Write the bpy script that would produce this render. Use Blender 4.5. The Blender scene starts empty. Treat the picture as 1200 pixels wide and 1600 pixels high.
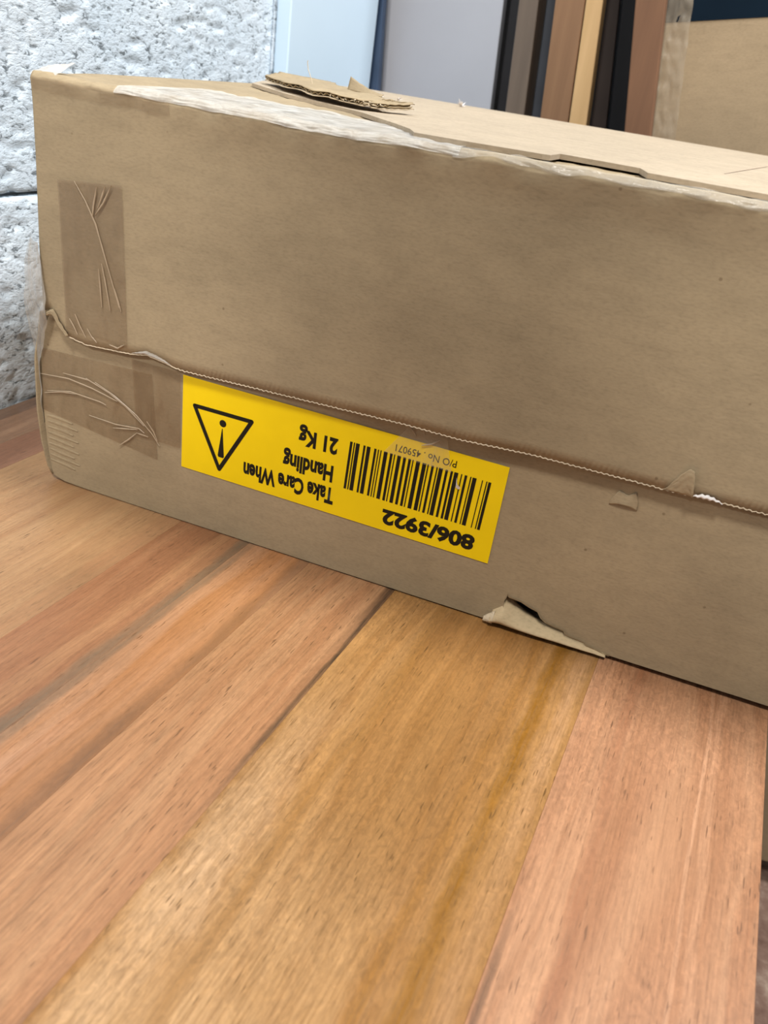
import bpy, bmesh, math, random
from mathutils import Vector, Matrix, noise

random.seed(7)
sc = bpy.context.scene
COL = sc.collection

# ------------------------------------------------------------------ camera
CAM = Vector((0.3469, -0.4054, 0.2908))
RX = Vector((0.92949, 0.34328, 0.13497))      # camera right
RD = Vector((0.28146, -0.42356, -0.86103))    # camera down
RF = Vector((-0.23841, 0.83830, -0.49031))    # camera forward
cam_d = bpy.data.cameras.new('camera')
cam = bpy.data.objects.new('camera', cam_d)
COL.objects.link(cam)
m = Matrix.Identity(4)
for i in range(3):
    m[i][0] = RX[i]; m[i][1] = -RD[i]; m[i][2] = -RF[i]; m[i][3] = CAM[i]
cam.matrix_world = m
cam_d.sensor_fit = 'VERTICAL'
cam_d.sensor_height = 24.0
cam_d.lens = 24.0 * 1238.8 / 1600.0
cam_d.clip_start = 0.01
cam_d.dof.use_dof = True
cam_d.dof.focus_distance = (Vector((0.2, 0, 0.09)) - CAM).dot(RF)
cam_d.dof.aperture_fstop = 8.5
sc.camera = cam

# ------------------------------------------------------------------ world and lights
w = bpy.data.worlds.new('room_light')
sc.world = w
w.use_nodes = True
w.node_tree.nodes['Background'].inputs[0].default_value = (0.80, 0.90, 1.0, 1)
w.node_tree.nodes['Background'].inputs[1].default_value = 0.08

def area(name, loc, target, size, power, color, size_y=None):
    d = bpy.data.lights.new(name, 'AREA')
    d.energy = power; d.color = color; d.size = size
    if size_y:
        d.shape = 'RECTANGLE'; d.size_y = size_y
    o = bpy.data.objects.new(name, d)
    COL.objects.link(o)
    o.location = loc
    o.rotation_euler = (Vector(target) - Vector(loc)).to_track_quat('-Z', 'Y').to_euler()
    return o

area('ceiling_light_by_boards', (1.25, 0.16, 2.05), (0.1, 0.1, 0.1), 0.36, 63, (0.97, 0.985, 1.0))
area('ceiling_light_over_aisle', (0.10, -2.30, 1.75), (0.15, 0, 0.1), 0.20, 31, (1.0, 0.975, 0.94))
area('ceiling_light_over_bench', (0.35, -1.35, 2.45), (0.25, -0.2, 0.1), 0.35, 48, (1.0, 0.96, 0.90))

sc.view_settings.view_transform = 'Standard'
sc.view_settings.look = 'None'
sc.view_settings.gamma = 1.0
sc.view_settings.use_curve_mapping = False
sc.view_settings.exposure = 0.0

# ------------------------------------------------------------------ helpers
def lin(r, g, b):
    f = lambda c: (c / 255 / 12.92) if c <= 10 else ((c / 255 + 0.055) / 1.055) ** 2.4
    return (f(r), f(g), f(b), 1.0)

def mesh_obj(name, verts, faces, mat, parent=None, origin=None, smooth=False, loc_parented=False):
    me = bpy.data.meshes.new(name)
    if origin is not None and parent is None:
        o0 = Vector(origin); verts = [Vector(v) - o0 for v in verts]
    me.from_pydata([tuple(v) for v in verts], [], faces)
    me.validate()
    bm = bmesh.new(); bm.from_mesh(me)
    bmesh.ops.recalc_face_normals(bm, faces=bm.faces)
    bm.to_mesh(me); bm.free()
    if smooth:
        for p in me.polygons: p.use_smooth = True
    if mat: me.materials.append(mat)
    o = bpy.data.objects.new(name, me)
    COL.objects.link(o)
    if origin is not None and parent is None: o.location = origin
    if parent: o.parent = parent
    return o

def tag(o, label=None, cat=None, group=None, kind=None):
    if label: o['label'] = label
    if cat: o['category'] = cat
    if group: o['group'] = group
    if kind: o['kind'] = kind
    return o

def empty(name, loc=(0, 0, 0), rz=0.0):
    o = bpy.data.objects.new(name, None)
    COL.objects.link(o)
    o.location = loc; o.rotation_euler = (0, 0, rz)
    o.empty_display_size = 0.05
    return o

def box_vf(x0, x1, y0, y1, z0, z1):
    v = [(x0, y0, z0), (x1, y0, z0), (x1, y1, z0), (x0, y1, z0), (x0, y0, z1), (x1, y0, z1), (x1, y1, z1), (x0, y1, z1)]
    f = [(0, 3, 2, 1), (4, 5, 6, 7), (0, 1, 5, 4), (1, 2, 6, 5), (2, 3, 7, 6), (3, 0, 4, 7)]
    return v, f

def bevel(o, wd, seg=2):
    md = o.modifiers.new('bevel', 'BEVEL'); md.width = wd; md.segments = seg; md.limit_method = 'ANGLE'
    return o

def grid_sheet(name, func, nu, nv, mat, parent=None, thick=None, offset=-1, smooth=True, flip=False):
    """func(u, v) -> point, u, v in 0..1"""
    vs = [func(i / nu, j / nv) for j in range(nv + 1) for i in range(nu + 1)]
    fs = []
    for j in range(nv):
        for i in range(nu):
            a = j * (nu + 1) + i
            q = (a, a + 1, a + nu + 2, a + nu + 1)
            fs.append(q[::-1] if flip else q)
    me = bpy.data.meshes.new(name)
    me.from_pydata([tuple(v) for v in vs], [], fs)
    if smooth:
        for p in me.polygons: p.use_smooth = True
    me.materials.append(mat)
    o = bpy.data.objects.new(name, me); COL.objects.link(o)
    if parent: o.parent = parent
    if thick:
        md = o.modifiers.new('thickness', 'SOLIDIFY'); md.thickness = thick; md.offset = offset
    return o

def outline_sheet(name, pts, y, mat, parent, thick, dirn=1):
    """flat sheet in the X-Z plane from an outline, y is the front; dirn +1 grows towards +Y"""
    bm = bmesh.new()
    vs = [bm.verts.new((p[0], y, p[1])) for p in pts]
    es = [bm.edges.new((vs[i], vs[(i + 1) % len(vs)])) for i in range(len(vs))]
    bmesh.ops.triangle_fill(bm, edges=es, use_beauty=True)
    for f in bm.faces:
        if f.normal.y > 0: f.normal_flip()
    bm.normal_update()
    for f in list(bm.faces):
        if f.normal.y > 0: f.normal_flip()
    me = bpy.data.meshes.new(name); bm.to_mesh(me); bm.free()
    me.materials.append(mat)
    o = bpy.data.objects.new(name, me); COL.objects.link(o); o.parent = parent
    md = o.modifiers.new('thickness', 'SOLIDIFY'); md.thickness = thick; md.offset = -1
    return o

def interp(pts, x):
    if x <= pts[0][0]: return pts[0][1]
    for a, b in zip(pts, pts[1:]):
        if x <= b[0]:
            return a[1] + (b[1] - a[1]) * (x - a[0]) / (b[0] - a[0])
    return pts[-1][1]

def nz(x, y, z, s=1.0):
    return noise.noise(Vector((x * s, y * s, z * s)))

# ------------------------------------------------------------------ material helpers
class Mat:
    def __init__(self, name, rough=0.8, spec=0.3):
        self.m = bpy.data.materials.new(name); self.m.use_nodes = True
        self.t = self.m.node_tree; self.n = self.t.nodes
        self.b = self.n['Principled BSDF']
        self.b.inputs['Roughness'].default_value = rough
        self.b.inputs['Specular IOR Level'].default_value = spec
        self._tc = None
    def link(self, a, b): self.t.links.new(a, b)
    def coord(self, scale=(1, 1, 1), rot=(0, 0, 0), loc=(0, 0, 0)):
        if not self._tc: self._tc = self.n.new('ShaderNodeTexCoord')
        mp = self.n.new('ShaderNodeMapping')
        mp.inputs['Scale'].default_value = scale; mp.inputs['Rotation'].default_value = rot; mp.inputs['Location'].default_value = loc
        self.link(self._tc.outputs['Object'], mp.inputs['Vector'])
        return mp.outputs['Vector']
    def noise(self, vec, scale=1.0, detail=3.0, rough=0.55, dist=0.0):
        x = self.n.new('ShaderNodeTexNoise')
        x.inputs['Scale'].default_value = scale; x.inputs['Detail'].default_value = detail
        x.inputs['Roughness'].default_value = rough; x.inputs['Distortion'].default_value = dist
        self.link(vec, x.inputs['Vector'])
        return x.outputs['Fac']
    def voronoi(self, vec, scale=1.0):
        x = self.n.new('ShaderNodeTexVoronoi'); x.inputs['Scale'].default_value = scale
        self.link(vec, x.inputs['Vector'])
        return x.outputs['Distance']
    def ramp(self, fac, stops, mode='LINEAR'):
        r = self.n.new('ShaderNodeValToRGB'); cr = r.color_ramp; cr.interpolation = mode
        while len(cr.elements) < len(stops): cr.elements.new(0.5)
        for e, (p, c) in zip(cr.elements, stops):
            e.position = p
            e.color = c if isinstance(c, tuple) else (c, c, c, 1)
        self.link(fac, r.inputs['Fac'])
        return r.outputs['Color']
    def mix(self, fac, a, b, mode='MIX'):
        x = self.n.new('ShaderNodeMix'); x.data_type = 'RGBA'; x.blend_type = mode
        for sock, v in ((x.inputs[0], fac), (x.inputs[6], a), (x.inputs[7], b)):
            if isinstance(v, (int, float)): sock.default_value = v
            elif isinstance(v, tuple): sock.default_value = v
            else: self.link(v, sock)
        return x.outputs[2]
    def math(self, op, a, b=None, c=None):
        x = self.n.new('ShaderNodeMath'); x.operation = op
        for i, v in enumerate((a, b, c)):
            if v is None: continue
            if isinstance(v, (int, float)): x.inputs[i].default_value = v
            else: self.link(v, x.inputs[i])
        return x.outputs[0]
    def sep(self, vec):
        x = self.n.new('ShaderNodeSeparateXYZ'); self.link(vec, x.inputs[0]); return x.outputs
    def color(self, c):
        if isinstance(c, tuple): self.b.inputs['Base Color'].default_value = c
        else: self.link(c, self.b.inputs['Base Color'])
        return self
    def bump(self, h, strength=0.3, dist=0.001):
        x = self.n.new('ShaderNodeBump'); x.inputs['Strength'].default_value = strength; x.inputs['Distance'].default_value = dist
        self.link(h, x.inputs['Height']); self.link(x.outputs['Normal'], self.b.inputs['Normal'])
        return self

def cardboard(name, rgb, var=0.10, specks=True, seed=0.0):
    k = Mat(name, 0.82, 0.22)
    c = lin(*rgb)
    dk = tuple(v * (1 - var * 1.6) for v in c[:3]) + (1,)
    lt = tuple(min(1, v * (1 + var)) for v in c[:3]) + (1,)
    v = k.coord(loc=(seed, seed, seed))
    big = k.noise(v, 9, 3)
    col = k.ramp(big, [(0.3, dk), (0.5, c), (0.72, lt)])
    fib = k.noise(k.coord((330, 330, 900), loc=(seed, 0, 0)), 1.0, 2)
    col = k.mix(0.35, col, k.ramp(fib, [(0.25, 0.62), (0.5, 1.0), (0.8, 1.22)]), 'MULTIPLY')
    mid = k.noise(k.coord((60, 60, 150)), 1.0, 4)
    col = k.mix(0.30, col, k.ramp(mid, [(0.3, 0.72), (0.55, 1.0), (0.75, 1.12)]), 'MULTIPLY')
    if specks:
        vo = k.voronoi(k.coord((1, 1, 1), loc=(3.1, 1.7, 0.3)), 42)
        col = k.mix(k.ramp(vo, [(0.0, 0.5), (0.025, 0.45), (0.045, 0.0)]), col, lin(92, 70, 48))
    k.color(col)
    h = k.math('ADD', k.math('MULTIPLY', fib, 0.4), k.noise(k.coord((14, 14, 150)), 1.0, 3))
    k.bump(h, 0.12, 0.0012)
    return k.m

def plain(name, rgb, rough=0.6, spec=0.3, var=0.12, scale=25, stretch=(1, 1, 1), metallic=0):
    k = Mat(name, rough, spec)
    c = lin(*rgb)
    n_ = k.noise(k.coord(stretch), scale, 4)
    k.color(k.ramp(n_, [(0.3, tuple(v * (1 - var) for v in c[:3]) + (1,)), (0.7, tuple(min(1, v * (1 + var)) for v in c[:3]) + (1,))]))
    k.bump(n_, 0.08, 0.001)
    k.b.inputs['Metallic'].default_value = metallic
    return k.m

def clear_tape(name, rgb, alpha, rough=0.22, wrinkle=0.25):
    k = Mat(name, rough, 0.5)
    n1 = k.noise(k.coord((70, 70, 22), rot=(0, 0.35, 0)), 1.0, 4, 0.6, 0.6)
    c = lin(*rgb)
    k.color(c)
    k.link(k.ramp(n1, [(0.35, alpha * 0.75), (0.62, min(1, alpha * 1.25)), (0.74, min(1, alpha * 1.9))]), k.b.inputs['Alpha'])
    k.bump(n1, wrinkle, 0.002)
    return k.m

def wood(name, c1, c2, streak, seed, bands=(), rough=0.36, fleck=0.35, wave=2.0, grain=0.55):
    """plank wood; local y runs along the grain. bands = (local x, half width, colour, strength, wander, y from, y to)"""
    k = Mat(name, rough, 0.45)
    s = seed * 3.7
    A, B, S = lin(*c1), lin(*c2), lin(*streak)
    warp = k.noise(k.coord((7, wave, 7), loc=(s, s, 0)), 1.0, 3)
    xyz = k.sep(k.coord())
    def lines(fx, wmul, fy, off, det=3):
        gx = k.math('ADD', k.math('MULTIPLY', xyz[0], fx), k.math('MULTIPLY', warp, wmul))
        cmb = k.n.new('ShaderNodeCombineXYZ'); k.link(gx, cmb.inputs[0]); k.link(k.math('MULTIPLY', xyz[1], fy), cmb.inputs[1]); cmb.inputs[2].default_value = s + off
        return k.noise(cmb.outputs[0], 1.0, det, 0.6)
    g = lines(26.0, 2.6, 0.9, 0)
    col = k.ramp(g, [(0.30, A), (0.48, B), (0.58, A), (0.72, B)])
    g2 = lines(80.0, 5.0, 2.0, 9)
    col = k.mix(k.ramp(g2, [(0.54, 0.0), (0.72, 0.60)]), col, S)
    g3 = lines(70.0, 7.0, 1.6, 21)
    lt = tuple(min(1, q * 1.30) for q in A[:3]) + (1,)
    col = k.mix(k.ramp(g3, [(0.60, 0.0), (0.74, 0.55)]), col, lt)
    fi = k.noise(k.coord((850, 42, 850), loc=(s, 0, 0)), 1.0, 3)
    for bi, (bx, bw, rgb, stg, wan, ya, yb_) in enumerate(bands):
        wob = k.noise(k.coord((2, 5, 2), loc=(s + bi * 7, s, 7)), 1.0, 3, 0.6)
        wob2 = k.noise(k.coord((60, 30, 2), loc=(s + bi * 3, s, 7)), 1.0, 3, 0.6)
        d = k.math('SUBTRACT', k.math('ADD', xyz[0], k.math('ADD', k.math('MULTIPLY', k.math('SUBTRACT', wob, 0.5), wan), k.math('MULTIPLY', k.math('SUBTRACT', wob2, 0.5), bw * 1.3))), bx)
        d = k.math('DIVIDE', k.math('ABSOLUTE', d), bw)
        e = k.ramp(d, [(0.0, 1.0), (0.45, 0.75), (1.0, 0.0)], 'EASE')
        e = k.math('MULTIPLY', e, k.ramp(fi, [(0.30, 0.55), (0.62, 1.15)]))
        ln = k.noise(k.coord((1, 7, 1), loc=(s + bi, 2, 1)), 1.0, 2)
        e = k.math('MULTIPLY', e, k.ramp(ln, [(0.34, 0.45), (0.56, 1.0)]))
        if ya is not None:
            mr = k.n.new('ShaderNodeMapRange'); mr.inputs[1].default_value = ya; mr.inputs[2].default_value = yb_; mr.inputs[3].default_value = 0.0; mr.inputs[4].default_value = 1.0; mr.clamp = True
            k.link(xyz[1], mr.inputs[0]); e = k.math('MULTIPLY', e, mr.outputs[0])
        col = k.mix(k.math('MINIMUM', k.math('MULTIPLY', e, stg), 1.0), col, lin(*rgb))
    # fine fibres
    col = k.mix(grain, col, k.ramp(fi, [(0.28, 0.66), (0.5, 1.0), (0.75, 1.22)]), 'MULTIPLY')
    # curly flecks
    fl = k.noise(k.coord((430, 210, 430), rot=(0, 0, 0.25), loc=(0, s, 0)), 1.0, 3, 0.6, 0.9)
    msk = k.noise(k.coord((16, 6, 16), loc=(s, s, 3)), 1.0, 2)
    col = k.mix(k.math('MULTIPLY', k.ramp(msk, [(0.3, 0.30), (0.62, 1.0)]), fleck), col, k.ramp(fl, [(0.28, 0.66), (0.5, 1.0), (0.72, 1.38)]), 'MULTIPLY')
    # open pores: short dark dashes
    po = k.noise(k.coord((820, 85, 820), loc=(s, 5, 0)), 1.0, 1)
    pm = k.noise(k.coord((30, 9, 30), loc=(s + 2, s, 0)), 1.0, 2)
    pf = k.math('MULTIPLY', k.ramp(po, [(0.655, 0.0), (0.72, 1.0)]), k.ramp(pm, [(0.36, 0.05), (0.60, 0.85)]))
    col = k.mix(pf, col, tuple(q * 0.42 for q in B[:3]) + (1,))
    # large soft blotches of heartwood
    bl_ = k.noise(k.coord((13, 5, 13), loc=(s + 5, s, 5)), 1.0, 3)
    col = k.mix(0.8, col, k.ramp(bl_, [(0.30, 0.80), (0.5, 1.0), (0.70, 1.10)]), 'MULTIPLY')
    k.color(col)
    k.link(k.ramp(g, [(0.3, rough - 0.04), (0.7, rough + 0.08)]), k.b.inputs['Roughness'])
    k.bump(k.math('ADD', k.math('MULTIPLY', fi, 0.5), k.math('MULTIPLY', fl, 0.5)), 0.14, 0.0006)
    return k.m

# materials
CARD = cardboard('kraft_cardboard', (162, 144, 115))
CARD_TOP = cardboard('kraft_upper_flap_with_sheen', (176, 160, 138), 0.06, False, 2.0)  # paler kraft: the grazing sheen on the top is put into the colour
CARD_IN = cardboard('kraft_inner_liner', (196, 174, 138), 0.06, False, 4.0)
CARD_EDGE = cardboard('torn_kraft_edge', (206, 188, 160), 0.12, False, 5.0)
CARD_BG = cardboard('pale_kraft_cardboard', (158, 138, 110), 0.08, True, 6.0)
TAPE = clear_tape('brown_cast_packing_tape', (136, 110, 82), 0.30)
TAPE_THIN = clear_tape('thin_packing_tape', (150, 124, 92), 0.22)
TAPE_CLEAR = clear_tape('clear_packing_tape', (190, 182, 168), 0.40, 0.25, 0.5)
TAPE_SMOKY = clear_tape('smoky_crumpled_tape', (172, 163, 150), 0.55, 0.25, 0.6)
TAPE_FROST = clear_tape('frosted_packing_tape', (206, 200, 190), 0.60, 0.35, 0.5)
CREASE = plain('tape_crease_film', (176, 156, 130), 0.3, 0.5, 0.05)
YELLOW = plain('yellow_label_paper', (248, 212, 0), 0.5, 0.35, 0.03, 40)
INK = plain('black_print', (22, 20, 12), 0.5, 0.3, 0.05)
NAVY = plain('dark_blue_padding', (30, 42, 62), 0.7, 0.2, 0.2)
WHITE_SHRED = plain('white_paper_shred', (232, 226, 222), 0.7, 0.2, 0.04)

# ================================================================== SETTING
ANG = -math.atan(0.087)          # table and wall run 5 degrees off the carton
CA = math.cos(ANG)

# ---- floor
k = Mat('stained_concrete_floor', 0.75, 0.3)
n1 = k.noise(k.coord(), 9, 6, 0.7)
col = k.ramp(n1, [(0.35, lin(92, 66, 54)), (0.5, lin(128, 102, 88)), (0.62, lin(170, 150, 132))])
k.color(col).bump(n1, 0.3, 0.004)
v, f = box_vf(-0.6, 3.2, -3.2, 1.1, -0.80, -0.75)
tag(mesh_obj('floor', v, f, k.m), 'brown mottled concrete floor below the table', None, None, 'structure')

# ---- left wall: painted concrete blocks on a mortar core
k = Mat('white_painted_block', 0.85, 0.2)
c0 = k.coord()
p1 = k.noise(k.coord((150, 150, 330)), 1.0, 4, 0.62, 0.6)
p2 = k.noise(k.coord((45, 45, 70), loc=(4, 4, 4)), 1.0, 4, 0.6, 0.4)
p3 = k.noise(k.coord((330, 330, 600)), 1.0, 2, 0.5)
base = k.ramp(k.noise(c0, 11, 3), [(0.3, lin(206, 220, 232)), (0.7, lin(224, 234, 242))])
bare_pit_shade = k.math('MULTIPLY', k.ramp(p1, [(0.535, 0.0), (0.62, 0.95)]), k.ramp(p2, [(0.38, 0.2), (0.54, 1.0)]))  # unpainted, dirty specks plus shading of the pits, all as grey colour
base = k.mix(bare_pit_shade, base, lin(112, 120, 126))
k.color(base)
hh = k.math('ADD', k.math('MULTIPLY', p1, -1.0), k.math('MULTIPLY', p3, -0.4))
k.bump(hh, 0.5, 0.002)
BLOCK = k.m
MORTAR = plain('grey_mortar', (120, 122, 124), 0.9, 0.1, 0.2, 60)

WX = -0.135 * CA
v, f = box_vf(WX - 0.16, WX - 0.009, -1.60, 0.80, -0.75, 1.25)
wall = mesh_obj('wall_left', v, f, MORTAR)
wall.rotation_euler = (0, 0, ANG)
tag(wall, 'rough white painted concrete block wall', None, None, 'structure')

def block(y0, y1, z0, z1, fine):
    g = 0.0016
    y0 += g; y1 -= g; z0 += g; z1 -= g
    st = 0.0022 if fine else 0.05
    ny = max(2, int((y1 - y0) / st)); nzv = max(2, int((z1 - z0) / st))
    vs = []; fs = []
    for j in range(nzv + 1):
        for i in range(ny + 1):
            y = y0 + (y1 - y0) * i / ny; z = z0 + (z1 - z0) * j / nzv
            d = 0.0
            if fine:
                a = nz(y * 70, 0.3, z * 120); b = nz(y * 190, 2.3, z * 300); c = nz(y * 14, 5.0, z * 14)
                d = -0.0016 * max(0, a - 0.16) * 2.2 - 0.0009 * max(0, b - 0.05) + 0.0006 * c + 0.0002 * b
                e = min(y - y0, y1 - y, z - z0, z1 - z)
                if e < 0.004: d -= 0.0016 * (1 - e / 0.004) ** 2 * (1 + 0.8 * a)
            vs.append((WX + d, y, z))
    for j in range(nzv):
        for i in range(ny):
            a = j * (ny + 1) + i
            fs.append((a, a + 1, a + ny + 2, a + ny + 1))
    # skirt back into the mortar
    ring = [i for i in range(ny + 1)] + [j * (ny + 1) + ny for j in range(1, nzv + 1)] + [nzv * (ny + 1) + i for i in range(ny - 1, -1, -1)] + [j * (ny + 1) for j in range(nzv - 1, 0, -1)]
    base_i = len(vs)
    for r in ring: vs.append((WX - 0.012, vs[r][1], vs[r][2]))
    nr = len(ring)
    for q in range(nr):
        fs.append((ring[q], base_i + q, base_i + (q + 1) % nr, ring[(q + 1) % nr]))
    o = mesh_obj('block', vs, fs, BLOCK, wall, smooth=True)
    return o

courses = [-0.75, -0.6155, -0.4205, -0.2255, -0.0305, 0.1645, 0.3595, 0.5545, 0.7495, 0.9445, 1.1395]
for ci in range(len(courses) - 1):
    z0, z1 = courses[ci], courses[ci + 1]
    off = 0.045 if ci % 2 else -0.155
    y = off - 0.40 * 4
    while y < 0.80:
        a, b = max(y, -1.6), min(y + 0.40, 0.80)
        if b - a > 0.03:
            block(a, b, z0, z1, fine=(-0.04 <= z0 < 0.5 and b > 0.0 and a < 0.5))
        y += 0.40

# ---- back wall
v, f = box_vf(-0.30, 3.2, 0.86, 1.0, -0.75, 1.25)
tag(mesh_obj('wall_back', v, f, plain('grey_plaster', (96, 96, 98), 0.9, 0.1, 0.1, 12)), 'grey wall behind the leaning boards', None, None, 'structure')

# ================================================================== TABLE
table = empty('wooden_table', (0, 0, -0.75), ANG)
tag(table, 'solid wood plank table top in tan, golden and reddish boards under the carton', 'table')
TY0, TY1 = -0.62, 0.43
us = [-0.1335, -0.1180, -0.0850, -0.0540, 0.0900, 0.1420, 0.1865, 0.2465, 0.3780, 0.4750]
N_ = None
pl = [
    dict(c1=(120, 95, 77), c2=(108, 84, 68), streak=(92, 72, 58)),
    dict(c1=(142, 112, 88), c2=(130, 98, 76), streak=(112, 86, 66)),
    dict(c1=(146, 106, 82), c2=(132, 94, 72), streak=(112, 82, 63)),
    dict(c1=(166, 130, 92), c2=(156, 118, 82), streak=(146, 106, 72), bands=[(0.066, 0.010, (146, 102, 70), 0.6, 0.006, N_, N_)]),
    dict(c1=(152, 109, 76), c2=(142, 97, 66), streak=(130, 86, 57), bands=[(0.024, 0.0065, (112, 92, 72), 0.95, 0.010, N_, N_), (0.010, 0.006, (168, 124, 86), 0.6, 0.012, N_, N_)]),
    dict(c1=(168, 124, 90), c2=(160, 110, 70), streak=(146, 96, 58), bands=[(0.0195, 0.0075, (104, 78, 58), 0.80, 0.008, N_, N_), (-0.020, 0.004, (112, 92, 72), 0.7, 0.008, N_, N_), (-0.004, 0.007, (178, 134, 104), 0.6, 0.02, -0.12, -0.22)]),
    dict(c1=(168, 126, 90), c2=(158, 113, 78), streak=(146, 99, 66), grain=0.75, bands=[(0.0270, 0.0050, (88, 64, 46), 0.95, 0.006, -0.16, 0.0), (0.0285, 0.0022, (46, 38, 30), 0.95, 0.003, -0.20, -0.13), (0.0290, 0.0020, (60, 50, 40), 0.8, 0.003, -0.25, -0.30)]),
    dict(c1=(157, 116, 70), c2=(143, 101, 55), streak=(132, 88, 40), fleck=0.6, bands=[(-0.015, 0.060, (188, 153, 112), 0.75, 0.01, -0.14, -0.30), (-0.052, 0.016, (182, 146, 108), 0.85, 0.012, -0.05, -0.20), (0.044, 0.0065, (128, 86, 28), 0.95, 0.006, N_, N_), (0.030, 0.004, (136, 92, 36), 0.6, 0.010, N_, N_), (0.058, 0.006, (170, 130, 92), 0.7, 0.004, N_, N_), (-0.030, 0.005, (136, 94, 44), 0.6, 0.016, N_, N_)]),
    dict(c1=(172, 128, 95), c2=(158, 112, 80), streak=(144, 96, 63), fleck=0.6, bands=[(0.018, 0.0014, (196, 150, 116), 0.55, 0.008, N_, N_), (0.024, 0.0035, (188, 142, 108), 0.5, 0.008, N_, N_), (-0.022, 0.005, (140, 90, 60), 0.7, 0.02, N_, N_), (-0.046, 0.0022, (78, 58, 44), 0.7, 0.004, -0.14, -0.18)]),
]
for i in range(9):
    x0, x1 = us[i] * CA, us[i + 1] * CA
    xc = (x0 + x1) / 2; hw = (x1 - x0) / 2 - 0.00002
    v, f = box_vf(-hw, hw, TY0, TY1, -0.026, 0.0)
    mt = wood('plank_wood', seed=i + 1.0, **pl[i])
    o = mesh_obj('plank', v, f, mt, table)
    o.location = (xc, 0, 0.75)
    bevel(o, 0.00012, 1)
LEGW = wood('table_leg_wood', (150, 100, 66), (132, 86, 56), (112, 72, 46), 22)
for (lx, ly) in ((-0.10, TY0 + 0.06), (0.40, TY0 + 0.06), (-0.10, TY1 - 0.10), (0.40, TY1 - 0.10)):
    v, f = box_vf(lx, lx + 0.05, ly, ly + 0.05, 0.0, 0.7239)
    bevel(mesh_obj('leg', v, f, LEGW, table), 0.003)
for (x0, x1, y0, y1) in ((-0.05, 0.40, TY0 + 0.075, TY0 + 0.095), (-0.05, 0.40, TY1 - 0.085, TY1 - 0.065), (-0.085, -0.065, TY0 + 0.11, TY1 - 0.10), (0.415, 0.435, TY0 + 0.11, TY1 - 0.10)):
    v, f = box_vf(x0, x1, y0, y1, 0.64, 0.7239)
    bevel(mesh_obj('apron', v, f, LEGW, table), 0.002)

# ================================================================== CARTON
carton = empty('cardboard_carton', (0, 0, 0))
tag(carton, 'large worn brown cardboard carton with deep lid and yellow label on the wooden table', 'box')
XR = 0.60
DEP = 0.47
ZB = [(-0.0078, 0.1360), (-0.0058, 0.1257), (0.0007, 0.1280), (0.0049, 0.1208), (0.0112, 0.1135), (0.0245, 0.1112), (0.0379, 0.1120), (0.0563, 0.1131),
      (0.0683, 0.1152), (0.0800, 0.1136), (0.0883, 0.1119), (0.0946, 0.1115), (0.1716, 0.1139), (0.2353, 0.1159), (0.2706, 0.1159), (0.31, 0.1184), (0.3801, 0.1190), (0.4084, 0.1201), (0.4316, 0.1205), (0.60, 0.1240)]
HT = [(-0.005, 0.2604), (0.04, 0.2598), (0.12, 0.2598), (0.16, 0.2588), (0.19, 0.2588), (0.217, 0.2598), (0.28, 0.2604), (0.38, 0.2602), (0.60, 0.2602)]
XLZ = [(0.11, -0.0078), (0.16, -0.0075), (0.2145, -0.0050), (0.262, -0.0040)]
YF = -0.006

def zb(x):
    return interp(ZB, x) + 0.00035 * math.sin(x * 2100) * (1 if x > 0.09 else 0.3) + 0.0003 * nz(x * 300, 1, 2)

def bulge(x):
    return interp([(0.05, 0.15), (0.13, 1.0), (0.17, 0.7), (0.24, 0.9), (0.33, 1.0), (0.44, 0.8), (0.6, 0.5)], x)

def lid_point(x, s, lift=0.0):
    """s: 0..1 front face, 1..2 rounded edge, 2..3 top face"""
    H = interp(HT, x) + 0.0006 * nz(x * 40, 3, 1) + 0.0003 * nz(x * 160, 3, 5)
    r = 0.0048
    xx = x
    if s <= 1:
        z0 = zb(x); z1 = H - r
        z = z0 + (z1 - z0) * s
        d = (z1 - z)
        y = YF - 0.0030 * bulge(x) * math.exp(-(d / 0.010) ** 1.5) + 0.0006 * nz(x * 9, 0, z * 9) + 0.0008 * nz(x * 30, 2, z * 60) * math.exp(-d / 0.02)
        y -= lift
    elif s <= 2:
        a = (s - 1) * math.pi / 2
        y0 = YF - 0.0030 * bulge(x) + 0.0008 * nz(x * 30, 2, (H - r) * 60)
        wob = 0.0006 * nz(x * 70, s * 2, 4)
        rr = r + lift + wob
        y = y0 + r - rr * math.cos(a)
        z = H - r + rr * math.sin(a)
    else:
        y0 = YF - 0.0030 * bulge(x) + 0.0008 * nz(x * 30, 2, (H - r) * 60) + r
        t = s - 2
        y = y0 + (DEP - y0) * t
        sag = 0.0012 * math.exp(-((y - 0.02) / 0.015) ** 2)
        z = H + lift - sag * (0 if lift else 1) * (1 - math.exp(-t * 40)) + 0.0006 * nz(x * 70, 4, 4) * math.exp(-t * 200)
    xl = interp(XLZ, z)
    xx = x + (xl + 0.0050) * max(0.0, 1 - (x + 0.005) / 0.05)
    return Vector((xx, y, z))

NC = 420
def lid_f(u, v):
    x = -0.005 + (XR + 0.005) * (u ** 1.0)
    if v < 0.42: s = v / 0.42
    elif v < 0.66: s = 1 + (v - 0.42) / 0.24
    else: s = 2 + ((v - 0.66) / 0.34) ** 1.7
    return lid_point(x, s)
lid = grid_sheet('lid', lid_f, NC, 50, CARD, carton, 0.0038, -1)
lid['label'] = 'deep outer lid of plain brown cardboard'

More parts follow.
